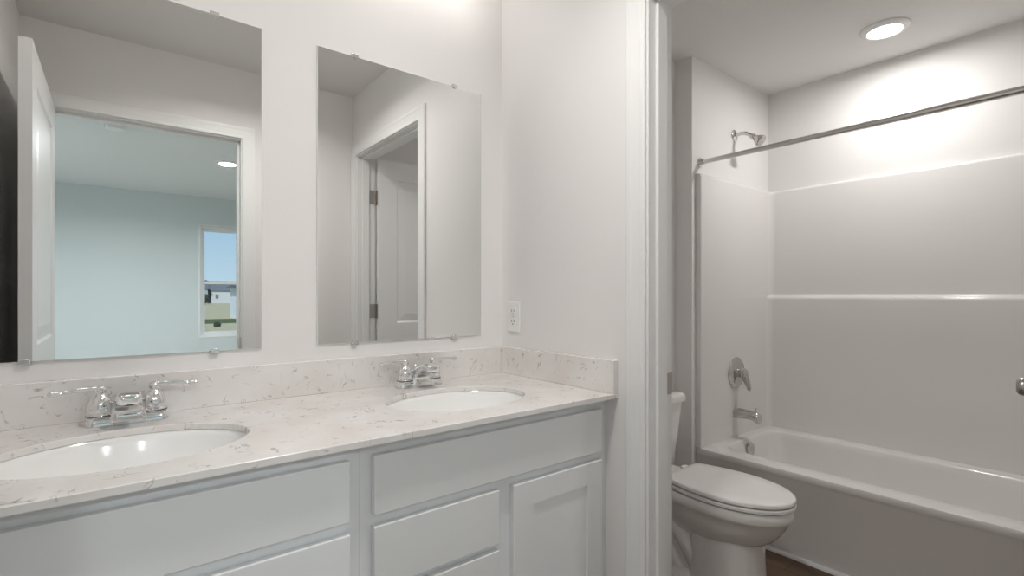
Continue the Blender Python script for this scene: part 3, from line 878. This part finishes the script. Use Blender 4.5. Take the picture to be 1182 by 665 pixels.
can(-0.62, -0.88, W_FILL, (1.0, 0.97, 0.94), 150, 'unseen round ceiling light added to fill the vanity room')  # added can out of view, fills the vanity room with light
def vanity_light(cx, label):
    zb = 2.365
    t = thing('vanity_light', (cx, 0, zb), label, 'wall light', 'vanity lights')
    bm = NB(); box(bm, cx - 0.26, cx + 0.26, -0.022, -0.0005, zb - 0.03, zb + 0.03, 0.006, 3)
    link('back_plate', bm, M['nickel'], t, 40)
    for q in (-0.2, 0.0, 0.2):
        bm = NB()
        tube(bm, spline([(cx + q, -0.021, zb), (cx + q, -0.09, zb + 0.005), (cx + q, -0.14, zb + 0.012), (cx + q, -0.15, zb - 0.012)], 5), 0.008, 12)
        lathe(bm, [(0, 0), (0.022, 0), (0.024, -0.014), (0, -0.014)], (cx + q, -0.15, zb - 0.008), (0, 0, 1), 20)
        arm_ = link('arm', bm, M['nickel'], t, 40)
        bm = NB()
        lathe(bm, [(0, 0), (0.030, 0), (0.036, -0.02), (0.044, -0.06), (0.048, -0.085), (0.040, -0.092), (0, -0.094)], (cx + q, -0.15, zb - 0.0235), (0, 0, 1), 24)
        link('shade', bm, M['lampvan'], t, 50)['label'] = 'glowing frosted glass shade'
vanity_light(-0.41, 'three shade wall light above the right mirror')
vanity_light(-1.17, 'three shade wall light above the left mirror')
can(-0.33, -3.83, W_BED, (0.90, 0.96, 1.0), 165, 'round lit ceiling light in the bedroom, seen in left mirror')
can(-1.75, -3.83, W_BED, (0.90, 0.96, 1.0), 165, 'unseen round ceiling light added at the left to brighten the bedroom')  # extra can out of view, added to brighten the bedroom
t = thing('smoke_detector', (-1.17, -3.18, ZC), 'small white smoke detector on the bedroom ceiling, seen in left mirror', 'smoke detector')
bm = NB(); lathe(bm, [(0, 0), (0.062, 0), (0.062, 0.010), (0.055, 0.026), (0.030, 0.032), (0, 0.033)], (-1.17, -3.18, ZC), (0, 0, -1), 28)
link('housing', bm, M['plastic'], t, 40)

# ------------------------------------------------------------------ windows
def window(name, f, a0, a1, z0, z1, label):
    """f(along, depth, z): depth 0 at the room face, positive outwards."""
    def bx(bm, p0, p1, d0, d1, q0, q1, bev=0.002):
        A, B = f(p0, d0, q0), f(p1, d1, q1)
        box(bm, min(A[0], B[0]), max(A[0], B[0]), min(A[1], B[1]), max(A[1], B[1]), q0, q1, bev, 1)
    fw = 0.04
    def fr(bm, p0, p1, q0, q1, wd, d0, d1, wr=0.0):
        rings = []
        for off, d in ((0, d1), (0, d0 + 0.002), (0.002, d0), (wd - 0.002, d0), (wd, d0 + 0.002), (wd, d1), (0, d1)):
            rings.append([f(p0 + off, d, q0 + off), f(p1 - off, d, q0 + off), f(p1 - off, d, q1 - off), f(p0 + off, d, q1 - off)])
        loft(bm, rings, False, False)
    bm = NB()
    fr(bm, a0, a1, z0, z1, 0.014, -0.008, 0.05)
    fr(bm, a0, a1, z0, z1, fw, 0.05, 0.125)
    wn = struct(link(name, bm, M['vinyl']), label, 'window')
    zm = z0 + (z1 - z0) * 0.485
    for nm, q0, q1, d in (('upper_sash', zm - 0.02, z1 - fw, 0.094), ('lower_sash', z0 + fw, zm + 0.02, 0.066)):
        bm = NB(); sw = 0.034
        fr(bm, a0 + fw - 0.001, a1 - fw + 0.001, q0, q1, sw, d, d + 0.024)
        sash = link(nm, bm, M['vinyl'], wn)
        bm = NB()
        bx(bm, a0 + fw + sw - 0.006, a1 - fw - sw + 0.006, d + 0.010, d + 0.014, q0 + sw - 0.006, q1 - sw + 0.006, 0)
        link('pane', bm, M['glass'], sash)
    return wn
window('window_1', lambda a, d, z: (a, BY - d, z), WX0, WX1, WZ0, WZ1, 'white framed bedroom window with blue sky, seen in left mirror')
window('fill_window', lambda a, d, z: (BX1 + d, a, z), V0_, V1_, 0.655, 2.09, 'unseen white framed window added in the right bedroom wall for light')  # window out of view, added to bring light into the bedroom

# ------------------------------------------------------------------ outdoors beyond the bedroom window
bm = NB(); box(bm, -120, 120, -200, 60, -0.9, -0.7)
struct(link('ground', bm, M['field']), 'dry grass field outside the bedroom window', 'ground')
def house(x, y, wd, dp, h, rh, wall, label, group=None):
    t = thing('house', (x, y, -0.7), label, 'house', group)
    bm = NB(); box(bm, x - wd / 2, x + wd / 2, y - dp / 2, y + dp / 2, -0.7, -0.7 + h)
    wl = link('walls', bm, wall, t)
    bm = NB()
    z = -0.7 + h
    o = 0.4
    loft(bm, [[(sx_, y - dp / 2 - o, z), (sx_, y + dp / 2 + o, z), (sx_, y, z + rh)] for sx_ in (x - wd / 2 - o, x + wd / 2 + o)])
    link('roof', bm, M['roof'], t)
    for q in (-0.28, 0.28):
        bm = NB(); box(bm, x + q * wd - 0.35, x + q * wd + 0.35, y + dp / 2, y + dp / 2 + 0.05, 0.5, 1.4)
        link('window', bm, M['roof'], wl)
    return t
house(10.4, -45.0, 6.6, 6.0, 2.55, 0.25, M['siding'], 'low white outbuilding at the right of the bedroom window view')
house(15.0, -150, 7, 8, 3.6, 2.4, M['greysiding'], 'grey house far across the field, left end of the far row')
house(22.5, -152, 6, 8, 3.2, 2.6, M['farwall'], 'pale house far across the field, beside the grey one')
def shrub(x, y, r, label):
    t = thing('shrub', (x, y, -0.7), label, 'shrub', 'dark shrubs in the field')
    bm = NB()
    bmesh.ops.create_icosphere(bm, subdivisions=4, radius=1)
    for v in bm.verts:
        k_ = 1 + 0.22 * math.sin(9 * v.co.x + 3) * math.sin(8 * v.co.y) + 0.15 * math.sin(14 * v.co.z + v.co.x * 11)
        v.co = Vector((x + v.co.x * r * k_, y + v.co.y * r * k_, -0.7 + r * 0.8 + v.co.z * r * k_ * 0.9))
    link('foliage', bm, M['shrub'], t, 60)
shrub(3.95, -33.4, 0.18, 'small dark shrub in the field, closest to the bedroom window')
shrub(14.5, -128.0, 1.6, 'dark shrub farther out, before the grey house')
bm = NB(); box(bm, 2.5, 13.0, -45.5, -38.0, -0.71, -0.69)  # grass strip with the outbuilding's shadow painted in as dark green
struct(link('shaded_lawn', bm, M['shaded_lawn']), 'dark green strip of grass with painted shadow before the outbuilding', 'ground')
